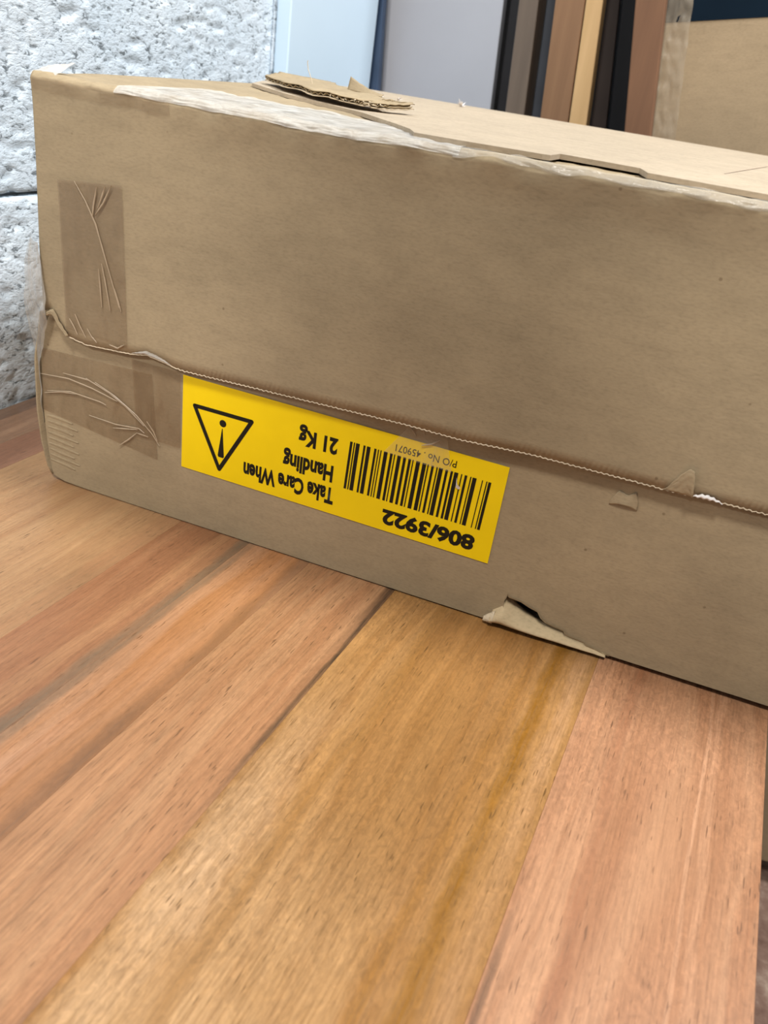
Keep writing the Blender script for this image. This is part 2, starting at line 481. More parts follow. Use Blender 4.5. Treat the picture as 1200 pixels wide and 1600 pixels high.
# side panels and back of the lid
def lid_side(u, v):
    y = YF + 0.002 + (DEP - YF - 0.002) * u
    z0 = 0.1330 - 0.012 * min(1, u * 4)
    z = z0 + (0.2570 - z0) * v
    x = interp(XLZ, z) + 0.0006 * nz(y * 12, z * 12, 1)
    return Vector((x, y, z))
grid_sheet('side_panel', lid_side, 60, 14, CARD, lid, 0.0038, 1)
v, f = box_vf(XR - 0.0038, XR, YF, DEP, 0.124, 0.2575)
mesh_obj('side_panel', v, f, CARD, lid)
v, f = box_vf(-0.004, XR, DEP - 0.0038, DEP, 0.124, 0.2595)
mesh_obj('back_panel', v, f, CARD, lid)

# frayed pale cut edge along the bottom of the lid
vs = []; fs = []
n = 620
for i in range(n + 1):
    x = 0.0 + 0.55 * i / n
    z = zb(x)
    w_ = 0.00022 + 0.00032 * abs(math.sin(x * 1050)) * (0.5 + 0.5 * nz(x * 90, 3, 0)) + 0.0002 * nz(x * 40, 0, 0)
    p = lid_point(x, 0.0)
    vs += [(p.x, p.y - 0.0005, z - 0.0002), (p.x, p.y - 0.00025, z + w_)]
for i in range(n):
    a = 2 * i; fs.append((a, a + 2, a + 3, a + 1))
mesh_obj('frayed_edge', vs, fs, CARD_EDGE, lid, smooth=True)['label'] = 'pale frayed corrugated cut edge'

# second board layer on the top, set back from the folded edge, with a notch torn out
fe = [(0.205, 0.030), (0.215, 0.0065), (0.240, 0.0040), (0.280, 0.0042), (0.2835, 0.0060), (0.2850, 0.0260), (0.3060, 0.0265), (0.3240, 0.0260), (0.3290, 0.0055), (0.36, 0.0045), (0.40, 0.0050), (0.46, 0.0040), (0.5985, 0.0045)]
outl = fe + [(0.5985, DEP - 0.002), (-0.0025, DEP - 0.002), (-0.0025, 0.26), (0.02, 0.20), (0.075, 0.145), (0.15, 0.10), (0.19, 0.055)]
bm = bmesh.new()
bv = [bm.verts.new((p[0], p[1], interp(HT, p[0]) + 0.0026)) for p in outl]
be = [bm.edges.new((bv[i], bv[(i + 1) % len(bv)])) for i in range(len(bv))]
bmesh.ops.triangle_fill(bm, edges=be, use_beauty=True)
bm.normal_update()
for fc in bm.faces:
    if fc.normal.z < 0: fc.normal_flip()
me = bpy.data.meshes.new('top_flap'); bm.to_mesh(me); bm.free(); me.materials.append(CARD_TOP)
tf = bpy.data.objects.new('top_flap', me); COL.objects.link(tf); tf.parent = lid
md = tf.modifiers.new('thickness', 'SOLIDIFY'); md.thickness = 0.0024; md.offset = -1
tf['label'] = 'upper cardboard flap with a torn notch at its front edge'

# tape over the top front edge
def edge_tape(x0, x1, s0, s1, name, mat, nu=160, nv=16, rag=0.0):
    def fn(u, v):
        x = x0 + (x1 - x0) * u
        a = s0 + rag * nz(x * 60, 8, 1); b = s1 + 0.02 * nz(x * 25, 9, 1)
        s = a + (b - a) * v
        p = lid_point(x, s, 0.0007 + 0.0007 * nz(x * 120, s * 7, 3))
        return p
    return grid_sheet(name, fn, nu, nv, mat, lid)
edge_tape(0.050, 0.243, 1.20, 2.17, 'edge_tape', TAPE_FROST, 200, 26, 0.02)['label'] = 'wrinkled frosted tape over the top edge'
edge_tape(-0.004, 0.085, 0.968, 1.30, 'edge_tape', TAPE_THIN, 120, 12, 0.012)
edge_tape(0.240, 0.560, 1.25, 1.95, 'edge_tape', TAPE_CLEAR, 240, 12, 0.25)

# loose tape tab at the top left corner
def tab_f(u, v):
    x = -0.0075 + 0.0185 * u
    return Vector((x, -0.004 + 0.016 * v + 0.001 * nz(u * 3, v * 3, 0), 0.2598 + 0.0065 * v * (0.5 + 0.5 * u) - 0.0012 * (1 - u) * (1 - v) + 0.0008 * nz(u * 5, v * 5, 2)))
grid_sheet('tape_tab', tab_f, 14, 8, TAPE_FROST, lid)['label'] = 'loose tape tab at the corner'

# flat tape pieces: polygon grids in the X-Z plane with creases raised on them
def quad_sheet(name, A, B, C, D, y, mat, parent, nu=20, nv=20, amp=0.0003):
    def fn(u, v):
        p = (1 - u) * (1 - v) * Vector(A) + u * (1 - v) * Vector(B) + u * v * Vector(C) + (1 - u) * v * Vector(D)
        return Vector((p.x, y - amp * (0.5 + nz(p.x * 90, p.y * 60, 2)), p.y))
    return grid_sheet(name, fn, nu, nv, mat, parent)

def crease(paths, y, parent, mat=CREASE, wd=0.00034):
    vs = []; fs = []
    for path in paths:
        pts = [Vector((p[0], p[1])) for p in path]
        dense = []
        for a, b in zip(pts, pts[1:]):
            nn = 6
            for q in range(nn): dense.append(a.lerp(b, q / nn))
        dense.append(pts[-1])
        m_ = len(dense)
        for q, p in enumerate(dense):
            d = (dense[min(q + 1, m_ - 1)] - dense[max(q - 1, 0)]).normalized()
            nrm = Vector((-d.y, d.x))
            t = q / (m_ - 1)
            ww = wd * (0.35 + 1.1 * math.sin(math.pi * min(1, t * 0.9 + 0.05))) * (1 + 0.4 * nz(q * 0.7, p.x * 99, 1))
            a = p + nrm * ww; b = p - nrm * ww
            vs += [(a.x, y, a.y), (p.x, y - 0.0005, p.y), (b.x, y, b.y)]
            if q:
                i0 = len(vs) - 6
                fs += [(i0, i0 + 3, i0 + 4, i0 + 1), (i0 + 1, i0 + 4, i0 + 5, i0 + 2)]
    return mesh_obj('crease', vs, fs, mat, parent, smooth=True)

tl = quad_sheet('tape_strip', (0.0095, 0.1190), (0.0547, 0.1163), (0.0536, 0.2108), (0.0098, 0.2067), YF - 0.0009, TAPE, lid)
tl['label'] = 'brownish clear tape strip running down the lid'
crease([[(0.0222, 0.2078), (0.0290, 0.1985), (0.0354, 0.1868), (0.0431, 0.1627), (0.0500, 0.1412)],
        [(0.0372, 0.2072), (0.0345, 0.1970), (0.0334, 0.1899)], [(0.0472, 0.2097), (0.0410, 0.1990), (0.0357, 0.1921)], [(0.0430, 0.2085), (0.0375, 0.1960)],
        [(0.0363, 0.1613), (0.0375, 0.1384)], [(0.0385, 0.1650), (0.0406, 0.1546), (0.0435, 0.1378)], [(0.0470, 0.1520), (0.0495, 0.1440), (0.0513, 0.1388)],
        [(0.0130, 0.1260), (0.0160, 0.1215), (0.0185, 0.1170)], [(0.0174, 0.1299), (0.0205, 0.1230), (0.0247, 0.1165)], [(0.0260, 0.1226), (0.0290, 0.1180), (0.0327, 0.1151)],
        [(0.0420, 0.1160), (0.0480, 0.1150), (0.0530, 0.1185)]], YF - 0.0015, lid)
# curl of film under the lid edge
def curl_f(u, v):
    x = 0.0570 + 0.029 * u
    a = math.pi * v
    h = 0.0022 * math.sin(math.pi * u)
    return Vector((x, YF - 0.0008 - 0.0018 * math.sin(a) * math.sin(math.pi * u), zb(x) + 0.0008 + h * (0.5 - 0.5 * math.cos(a))))
grid_sheet('tape_curl', curl_f, 24, 8, TAPE_FROST, lid)

# crumpled torn corner on the lower left of the lid
def corner_f(u, v):
    x = -0.0058 + 0.0170 * u
    zt = interp([(-0.0058, 0.1252), (-0.002, 0.1275), (0.0007, 0.1290), (0.0030, 0.1262), (0.0049, 0.1222), (0.0112, 0.1140)], x)
    wd_ = 0.0032 * math.sin(math.pi * (0.12 + 0.88 * u)) + 0.0004
    return Vector((x - 0.0012 * v, YF - 0.0009 - 0.0007 * math.sin(math.pi * v) - 0.0005 * nz(u * 9, v * 5, 1), zt - wd_ * v + 0.0004 * nz(u * 14, 1, 1)))
grid_sheet('torn_corner', corner_f, 24, 10, CARD, lid, 0.0004)['label'] = 'pale torn corner of the lid'

# peeled paper near the lower edge, right of the label
def peel_f(u, v):
    zt = interp([(0.0, 0.1192), (0.35, 0.1300), (0.6, 0.1345), (0.8, 0.1335), (1.0, 0.1205)], u)
    x = 0.3800 + 0.0140 * u
    z = 0.1193 + (zt - 0.1193) * v
    return Vector((x + 0.0008 * v, YF - 0.0008 - 0.0030 * u * math.sin(math.pi * 0.55 * v) - 0.0004 * nz(u * 7, v * 7, 5), z))
grid_sheet('peeled_paper', peel_f, 18, 14, CARD, lid, 0.0003)['label'] = 'paper layer peeled up at the lid edge'
def cres_f(u, v):
    x = 0.3945 + 0.0150 * u
    return Vector((x, YF - 0.0009 - 0.0012 * math.sin(math.pi * v), zb(x) + 0.0002 + 0.0024 * v * math.sin(math.pi * u ** 0.8)))
grid_sheet('exposed_ply', cres_f, 18, 6, WHITE_SHRED, lid)['label'] = 'white exposed paper ply'

# ---------------- lower tray
bl = [(-0.0035, 0.150), (-0.0060, 0.127), (-0.0165, 0.107), (-0.0180, 0.090), (-0.0192, 0.0524), (-0.0183, 0.0286), (-0.0162, 0.0085), (-0.0145, 0.0040)]
tear = [(0.3085, 0.0016), (0.3110, 0.0040), (0.3125, 0.0090), (0.3157, 0.0108), (0.3150, 0.0178), (0.3158, 0.0215), (0.3163, 0.0238), (0.3172, 0.0224), (0.3253, 0.0217), (0.3310, 0.0196), (0.3359, 0.0186), (0.3385, 0.0150), (0.3420, 0.0128), (0.3480, 0.0118),
        (0.3535, 0.0112), (0.3552, 0.0088), (0.3588, 0.0083), (0.3615, 0.0080), (0.3668, 0.0076), (0.3685, 0.0058), (0.3748, 0.0050), (0.3780, 0.0042), (0.3827, 0.0038)]
bottom = [(-0.0060, 0.0016), (0.01, 0.0010), (0.06, 0.0008), (0.18, 0.0010), (0.27, 0.0014)] + tear + [(0.46, 0.0046), (XR - 0.004, 0.0058)]
outl = bl + bottom + [(XR - 0.004, 0.150)]
base_p = outline_sheet('base', outl, 0.0, CARD, carton, 0.0038)
base_p['label'] = 'shallow lower tray of the carton with a tear at its bottom edge'
# left side panel of the tray, standing slightly off the corner
def tray_side(u, v):
    z = 0.004 + 0.118 * v
    y = 0.0005 + (DEP - 0.012) * u
    x = interp([(0.004, -0.0165), (0.0085, -0.0195), (0.0286, -0.0238), (0.0524, -0.0252), (0.09, -0.0235), (0.107, -0.0190), (0.122, -0.0160)], z)
    return Vector((x + 0.003 * min(1.0, u * 6), y, z))
grid_sheet('side_panel', tray_side, 30, 20, CARD, base_p, 0.0014, 0)
v, f = box_vf(XR - 0.008, XR - 0.0042, 0.004, DEP - 0.006, 0.002, 0.150)
mesh_obj('side_panel', v, f, CARD, base_p)
v, f = box_vf(-0.012, XR - 0.0085, DEP - 0.010, DEP - 0.0062, 0.002, 0.118)
mesh_obj('back_panel', v, f, CARD, base_p)
v, f = box_vf(-0.010, XR - 0.0085, 0.0060, DEP - 0.0105, 0.0, 0.0030)
v = [(p[0], p[1], p[2] + 0.0002 + (0.0050 * max(0, p[0]) / XR if p[1] < 0.1 else 0.0)) for p in v]
mesh_obj('bottom_panel', v, f, CARD, base_p)

# torn flap, pushed out and curled at the bottom edge
def flap_f(u, v):
    x = 0.3095 + 0.0715 * u
    h = interp([(0.3095, 0.0095), (0.3150, 0.0165), (0.3165, 0.0172), (0.3230, 0.0122), (0.3300, 0.0090), (0.3359, 0.0075), (0.342, 0.0066), (0.3535, 0.0060), (0.3588, 0.0046), (0.3668, 0.0038), (0.3748, 0.0030), (0.381, 0.0016)], x)
    h += 0.0006 * nz(x * 240, 2, 2)
    out = 0.0080 * (1 - 0.70 * u)
    y = -out * math.sin(math.pi * min(1, v ** 0.8 * 0.95 + 0.03)) + (0.0085 * (1 - u) + 0.001) * v ** 2.2
    z = 0.0026 + h * v ** 1.15
    return Vector((x, y, z))
fl = grid_sheet('torn_flap', flap_f, 60, 18, CARD_IN, base_p, 0.0010)
fl['label'] = 'pale curled cardboard flap at the tear'
def frag_f(u, v):
    return Vector((0.3055 + 0.006 * u, -0.0025 - 0.0032 * math.sin(math.pi * v) * (0.4 + u) + 0.0006 * nz(u * 9, v * 9, 1), 0.0012 + (0.004 + 0.006 * u) * v + 0.0006 * nz(u * 8, v * 8, 4)))
grid_sheet('torn_fragment', frag_f, 12, 10, CARD_EDGE, base_p, 0.0008)
# pale torn ply along the tear's upper edge
vs = []; fs = []
tt = tear[3:]
for i, p in enumerate(tt):
    vs += [(p[0], -0.0006, p[1] - 0.0003), (p[0] + 0.0004, -0.0009, p[1] + 0.0006)]
    if i: a = 2 * i - 2; fs.append((a, a + 2, a + 3, a + 1))
mesh_obj('torn_edge', vs, fs, CARD, base_p)

# tape on the tray
tb = quad_sheet('tape_strip', (-0.0195, 0.0540), (0.0716, 0.0419), (0.0680, 0.1010), (-0.0165, 0.0985), -0.0006, TAPE, base_p)
tb2 = quad_sheet('tape_strip', (0.0560, 0.0560), (0.0890, 0.0557), (0.0890, 0.1080), (0.0532, 0.1078), -0.0011, TAPE, base_p)
crease([[(-0.0190, 0.0800), (0.0040, 0.0820), (0.0220, 0.0800), (0.0420, 0.0760)], [(0.0000, 0.0850), (0.0200, 0.0850), (0.0400, 0.0790)],
        [(0.0250, 0.0850), (0.0400, 0.0790), (0.0560, 0.0700), (0.0680, 0.0600), (0.0735, 0.0530)], [(0.0180, 0.0860), (0.0360, 0.0800), (0.0480, 0.0740), (0.0620, 0.0640)],
        [(-0.0140, 0.0690), (0.0050, 0.0730), (0.0280, 0.0720), (0.0330, 0.0710)], [(-0.0160, 0.0670), (-0.0020, 0.0710), (0.0100, 0.0725)],
        [(0.0190, 0.0600), (0.0400, 0.0590), (0.0580, 0.0610), (0.0620, 0.0590)], [(0.0380, 0.0560), (0.0480, 0.0580), (0.0570, 0.0600)],
        [(0.0420, 0.0440), (0.0500, 0.0510), (0.0570, 0.0580)], [(0.0560, 0.0575), (0.0650, 0.0570)], [(0.0640, 0.0680), (0.0690, 0.0620), (0.0720, 0.0560)]], -0.0012, base_p)
# dark crushed ribs at the left end
vs = []
crease([[(-0.0165, 0.0500 - 0.0042 * i), (-0.008 + 0.003 * (i % 3), 0.0500 - 0.0044 * i), (0.004 + 0.004 * (i % 2), 0.0488 - 0.0044 * i)] for i in range(9)], -0.0001, base_p, CARD, 0.0009)

# clear tape sheet bridging the left corner
def bridge_f(u, v):
    z = 0.168 - 0.125 * v
    xr = interp([(0.043, -0.0195), (0.09, -0.0170), (0.12, -0.0050), (0.135, -0.0030), (0.168, -0.0070)], z)
    xl = interp([(0.043, -0.0225), (0.075, -0.0265), (0.095, -0.0300), (0.118, -0.0310), (0.140, -0.0280), (0.155, -0.0260), (0.168, -0.0210)], z)
    x = xl + (xr - xl) * u
    y = interp([(0.043, -0.0008), (0.10, -0.0030), (0.13, -0.0085), (0.168, -0.0075)], z) + 0.010 * (1 - u) ** 1.5
    y += 0.0016 * nz(x * 160, z * 60, 7) + 0.0008 * nz(x * 420, z * 90, 2)
    return Vector((x, y, z))
grid_sheet('corner_tape', bridge_f, 24, 60, TAPE_SMOKY, carton)['label'] = 'crumpled clear tape sticking out at the left corner'

# peeled spots on the tray, right of the label
def peel2_f(u, v):
    x = 0.3565 + 0.0150 * u
    h = interp([(0, 0.002), (0.2, 0.008), (0.55, 0.0055), (0.8, 0.0095), (1, 0.003)], u)
    return Vector((x, -0.0003 - 0.0014 * math.sin(math.pi * u) * (1 - v) - 0.0002, 0.1000 + 0.002 * math.sin(u * 3) + h * v))
grid_sheet('peeled_paper', peel2_f, 14, 8, CARD, base_p, 0.0003)

# ---------------- label
label = quad_sheet('label', (0.0897, 0.0426), (0.3002, 0.0406), (0.2998, 0.1050), (0.0904, 0.1066), -0.0005, YELLOW, carton, 4, 2, 0.0)
label['label'] = 'yellow warning label stuck upside down, with black print and a barcode'
YP = -0.00062
def font_mesh(txt, off=0.0, shear=0.0):
    cu = bpy.data.curves.new('print', 'FONT'); cu.body = txt; cu.size = 1.0; cu.offset = off; cu.resolution_u = 3
    ob = bpy.data.objects.new('print', cu); COL.objects.link(ob)
    dg = bpy.context.evaluated_depsgraph_get(); dg.update()
    me = bpy.data.meshes.new_from_object(ob.evaluated_get(dg))
    bpy.data.objects.remove(ob); bpy.data.curves.remove(cu)
    return me
def capheight(off):
    me = font_mesh('H', off); h = [v.co.y for v in me.vertices]; r = (min(h), max(h)); bpy.data.meshes.remove(me); return r
def lettering(txt, xs, xe, zbase, zcap, off=0.042, name='lettering'):
    """upside down: reading starts at xs (right) and ends at xe (left); zcap lies below zbase"""
    me = font_mesh(txt, off)
    c0, c1 = capheight(off)
    xx = [v.co.x for v in me.vertices]; a, b = min(xx), max(xx)
    for v in me.vertices:
        X = xs + (xe - xs) * (v.co.x - a) / (b - a)
        Z = zbase + (zcap - zbase) * (v.co.y - c0) / (c1 - c0)
        v.co = (X, YP, Z)
    me.materials.clear(); me.materials.append(INK)
    me.name = name
    o = bpy.data.objects.new(name, me); COL.objects.link(o); o.parent = label
    return o
lettering('Take Care When', 0.1980, 0.1352, 0.0596, 0.0480)
lettering('Handling', 0.1960, 0.1622, 0.0746, 0.0631)
lettering('21 Kg', 0.1970, 0.1714, 0.0930, 0.0822)
lettering('806/3922', 0.2897, 0.2308, 0.0562, 0.0459, 0.045)
lettering('P/O No . 459071', 0.2700, 0.2328, 0.1001, 0.0957, 0.006)

bars = [(204.5, 206.1), (206.9, 207.7), (208.3, 210.7), (213.1, 214.4), (215.3, 217.6), (220.0, 221.4), (222.3, 223.0), (223.9, 224.6), (226.1, 228.4), (230.0, 231.6), (232.5, 233.2),
        (234.6, 236.8), (238.3, 240.0), (241.5, 243.1), (244.0, 244.7), (246.3, 248.7), (250.2, 252.5), (253.3, 254.1), (255.7, 257.2), (258.8, 259.6), (260.3, 262.7), (264.3, 265.8),
        (267.4, 268.8), (269.6, 272.0), (273.7, 274.4), (275.9, 277.4), (279.2, 279.9), (280.6, 283.0), (286.2, 286.8), (288.7, 289.4), (290.0, 291.7)]
vs = []; fs = []
for a, b in bars:
    a /= 1000; b /= 1000; i = len(vs)
    sl = lambda x: -0.0115 * (x - 0.2045)
    vs += [(a - 0.0006, YP, 0.0620 + sl(a)), (b - 0.0006, YP, 0.0620 + sl(b)), (b, YP, 0.0938 + sl(b)), (a, YP, 0.0938 + sl(a))]
    fs.append((i, i + 1, i + 2, i + 3))
mesh_obj('barcode', vs, fs, INK, label)

# warning triangle with exclamation mark (upside down)
vs = []; fs = []
T = [Vector((0.0990, 0.0883)), Vector((0.1392, 0.0882)), Vector((0.1178, 0.0490))]
sw = 0.00135
def disc(c, r, nseg=16):
    i = len(vs)
    for q in range(nseg): vs.append((c.x + r * math.cos(2 * math.pi * q / nseg), YP, c.y + r * math.sin(2 * math.pi * q / nseg)))
    fs.append(tuple(range(i, i + nseg)))
for q in range(3):
    a, b = T[q], T[(q + 1) % 3]
    d = (b - a).normalized(); nrm = Vector((-d.y, d.x)) * sw
    i = len(vs)
    for p in (a + nrm, b + nrm, b - nrm, a - nrm): vs.append((p.x, YP - 0.00001 * q, p.y))
    fs.append((i, i + 1, i + 2, i + 3))
    disc(a, sw)
disc(Vector((0.1193, 0.0815)), 0.0024, 20)
i = len(vs)
for p in ((0.11885, 0.0780), (0.11925, 0.0780), (0.1209, 0.0585), (0.1203, 0.0576), (0.1170, 0.0577), (0.1164, 0.0586)): vs.append((p[0], YP, p[1]))
fs.append(tuple(range(i, i + 6)))
mesh_obj('warning_symbol', vs, fs, INK, label)

# scrap of film and a white scuff on the label
quad_sheet('film_patch', (0.226, 0.0935), (0.268, 0.0925), (0.262, 0.1130), (0.240, 0.1150), -0.0009, clear_tape('thin_film', (205, 190, 160), 0.20, 0.2, 0.6), label, 24, 16, 0.0008)
crease([[(0.2480, 0.1040), (0.2540, 0.1065), (0.2580, 0.1100)], [(0.2400, 0.1130), (0.2440, 0.1090)], [(0.2470, 0.1150), (0.2490, 0.1110)]], -0.0014, label)
vs = [(0.2715, YP - 0.0003, 0.0903), (0.2728, YP - 0.0016, 0.0868), (0.2752, YP - 0.0008, 0.0845), (0.2740, YP - 0.0005, 0.0832), (0.2722, YP - 0.0004, 0.0838)]
mesh_obj('white_scuff', vs, [(0, 1, 4), (1, 2, 3, 4)], WHITE_SHRED, label)

# faint pen line on the top flap
vs = [(0.3640, 0.095, 0.26305), (0.3648, 0.095, 0.26305), (0.4020, 0.290, 0.26305), (0.4012, 0.290, 0.26305)]
mesh_obj('pen_line', vs, [(0, 1, 2, 3)], plain('faint_grey_pencil', (170, 150, 130), 0.8), lid)

# contents seen through the tear
v, f = box_vf(0.02, 0.56, 0.016, 0.45, 0.0045, 0.105)
pk = mesh_obj('padded_package', v, f, NAVY, None, (0.29, 0.23, 0.0045))
bevel(pk, 0.006, 3)
tag(pk, 'dark blue padded package inside the carton, glimpsed through the tear', 'package')

# ================================================================== SCRAP ON TOP
scrap = empty('cardboard_scrap', (0.09, 0.15, 0.2632))
tag(scrap, 'torn strip of corrugated cardboard lying on top of the carton', 'cardboard scrap')
fr = [(0.0, -0.070, 0.070), (0.25, -0.030, 0.018), (0.5, 0.012, -0.020), (0.75, 0.047, -0.035), (1.0, 0.066, -0.022)]
def scrap_f(u, v, dz=0.0):
    x = interp([(a, b) for a, b, c in fr], u); y = interp([(a, c) for a, b, c in fr], u)
    jag = (0.005 * nz(u * 9, 1, 1) + 0.003 * nz(u * 34, v * 2, 1)) * (1 - v) + (0.010 * nz(u * 7, 5, 1) + 0.005 * nz(u * 26, 5, 1)) * v
    wv = 0.055 * (1 - 0.55 * u) * min(1.0, 0.25 + u * 4)
    px = x + 0.4 * wv * v; py = y + wv * v + jag
    z = 0.0014 + 0.0014 * math.sin(math.pi * min(1, u * 1.1)) * (1 - v) + 0.0042 * v * (1 - 0.6 * u) + 0.0013 * nz(u * 9, v * 4, 3) + (0.0012 * (1 - u * 2) if u < 0.5 else 0)
    return Vector((px, py, z + dz))
grid_sheet('liner', lambda u, v: scrap_f(u, v, 0.0024), 70, 14, CARD, scrap, 0.0005)
grid_sheet('liner', lambda u, v: scrap_f(u, v, -0.0004) + Vector((0, 0.0012 * nz(u * 40, 1, 9), 0)), 70, 14, CARD_EDGE, scrap, 0.0005)
def flute_f(u, v):
    p = scrap_f(u, v * 0.9 + 0.02, 0.0)
    p.z += 0.0009 + 0.0012 * math.sin(u * 2 * math.pi * 26) * (0.6 + 0.5 * nz(u * 12, v, 3))
    p.y -= 0.001 * nz(u * 60, v * 2, 2)
    return p
grid_sheet('fluting', flute_f, 240, 10, CARD, scrap, 0.0003)
# splinter of torn paper on the back
def spl(u, v):
    return Vector((0.020 + 0.030 * u, 0.020 + 0.004 * v - 0.012 * u, 0.0065 + (0.0075 * (1 - u) ** 1.6 + 0.0012) * v + 0.0004 * nz(u * 9, v, 1)))
grid_sheet('splinter', spl, 16, 6, CARD, scrap, 0.0004)
# frayed fibres at the right end
vs = []; fs = []
for q in range(26):
    u0 = 0.60 + 0.40 * random.random()
    p = scrap_f(u0, 0.02, 0.0006 + 0.0018 * random.random())
    d = Vector((0.2 + random.random(), -0.6 - random.random(), random.uniform(-0.35, 0.3))).normalized() * random.uniform(0.003, 0.007)
    i = len(vs); s_ = Vector((0.0005, 0, 0.0003))
    vs += [p - s_, p + s_, p + d]; fs.append((i, i + 1, i + 2))
mesh_obj('torn_fibres', vs, fs, CARD_EDGE, scrap)
# single upright thread
vs = []; fs = []
P = [(-0.0110, 0.030, 0.006), (-0.0130, 0.031, 0.010), (-0.0165, 0.033, 0.0145), (-0.0180, 0.034, 0.019), (-0.0178, 0.034, 0.0205)]
for i, p in enumerate(P):
    r = 0.00028
    vs += [(p[0] - r, p[1], p[2]), (p[0] + r, p[1], p[2]), (p[0], p[1] + r, p[2])]
    if i:
        a = 3 * i - 3
        for q in range(3): fs.append((a + q, a + (q + 1) % 3, a + 3 + (q + 1) % 3, a + 3 + q))
mesh_obj('thread', vs, fs, CARD_EDGE, scrap, smooth=True)

# paper fluff on the top of the carton
def fluff(x, y, s, lab):
    vs = []; fs = []
    for q in range(16):
        a = random.random() * 6.28; e = random.uniform(0.1, 1.2); L = s * random.uniform(0.5, 1.1)
        d = Vector((math.cos(a) * math.cos(e), math.sin(a) * math.cos(e), math.sin(e))) * L
        i = len(vs); t = Vector((-math.sin(a), math.cos(a), 0)) * s * 0.16
        vs += [-t, t, d * 0.6 + t * 0.7, d]
        fs.append((i, i + 1, i + 2, i + 3))
    o = mesh_obj('paper_fluff', vs, fs, WHITE_SHRED)
    o.location = (x, y, 0.2631)
    tag(o, lab, 'paper scrap', 'paper fluff on the carton')
fluff(0.082, 0.315, 0.0045, 'tiny white paper fluff on the carton top, leftmost, beside the grey panel edge')
fluff(0.096, 0.320, 0.0050, 'tiny white paper fluff on the carton top, second from the left')
fluff(0.128, 0.410, 0.0080, 'larger wispy paper fluff on the far edge of the carton top')

# ================================================================== PHOTOGRAPHER
# stands behind the viewpoint, between the aisle light and the carton: the soft shadow on lid, label and tray is theirs
pj = {'pelvis': (0.22, -0.93, 0.17, 0.135), 'waist': (0.22, -0.92, 0.33, 0.125), 'chest': (0.22, -0.90, 0.52, 0.150), 'neck': (0.20, -0.87, 0.735, 0.058), 'head': (0.195, -0.84, 0.84, 0.074), 'crown': (0.195, -0.85, 0.93, 0.070),
      'sh_r': (0.36, -0.89, 0.665, 0.062), 'el_r': (0.44, -0.83, 0.40, 0.044), 'wr_r': (0.36, -0.74, 0.20, 0.030), 'ha_r': (0.32, -0.70, 0.18, 0.034),
      'sh_l': (0.06, -0.91, 0.640, 0.062), 'el_l': (0.00, -0.84, 0.37, 0.044), 'wr_l': (0.11, -0.74, 0.18, 0.030), 'ha_l': (0.16, -0.70, 0.17, 0.034),
      'hip_r': (0.31, -0.93, 0.11, 0.095), 'kn_r': (0.32, -0.91, -0.27, 0.060), 'an_r': (0.32, -0.94, -0.66, 0.042), 'to_r': (0.33, -0.80, -0.71, 0.036),
      'hip_l': (0.13, -0.93, 0.11, 0.095), 'kn_l': (0.12, -0.91, -0.27, 0.060), 'an_l': (0.12, -0.94, -0.66, 0.042), 'to_l': (0.11, -0.80, -0.71, 0.036)}
pe = [('pelvis', 'waist'), ('waist', 'chest'), ('chest', 'neck'), ('neck', 'head'), ('head', 'crown'), ('chest', 'sh_r'), ('sh_r', 'el_r'), ('el_r', 'wr_r'), ('wr_r', 'ha_r'), ('chest', 'sh_l'), ('sh_l', 'el_l'), ('el_l', 'wr_l'), ('wr_l', 'ha_l'),
      ('pelvis', 'hip_r'), ('hip_r', 'kn_r'), ('kn_r', 'an_r'), ('an_r', 'to_r'), ('pelvis', 'hip_l'), ('hip_l', 'kn_l'), ('kn_l', 'an_l'), ('an_l', 'to_l')]
keys = list(pj)
me = bpy.data.meshes.new('person')
P0 = Vector((0.22, -0.92, -0.75))
me.from_pydata([tuple(Vector(pj[q][:3]) - P0) for q in keys], [(keys.index(a), keys.index(b)) for a, b in pe], [])
me.materials.append(plain('grey_work_clothes', (92, 88, 86), 0.9, 0.1, 0.1, 20))
person = bpy.data.objects.new('person', me); COL.objects.link(person); person.location = P0
person.modifiers.new('skin', 'SKIN')
for i, q in enumerate(keys):
    me.skin_vertices[0].data[i].radius = (pj[q][3], pj[q][3])
me.skin_vertices[0].data[0].use_root = True
sd = person.modifiers.new('smooth', 'SUBSURF'); sd.levels = 2; sd.render_levels = 2
tag(person, 'person in grey work clothes standing behind the viewpoint, casting the soft shadow', 'person')

# ================================================================== BACKGROUND
# white board standing along the left wall
v, f = box_vf(WX + 0.001, WX + 0.018, 0.447, 0.647, -0.75, 0.95)
wp = mesh_obj('white_board', v, f, plain('white_laminate', (205, 226, 242), 0.45, 0.4, 0.015, 6))
wp.rotation_euler = (0, 0, ANG)
bevel(wp, 0.0015)
tag(wp, 'smooth white laminate board standing against the block wall', 'board')

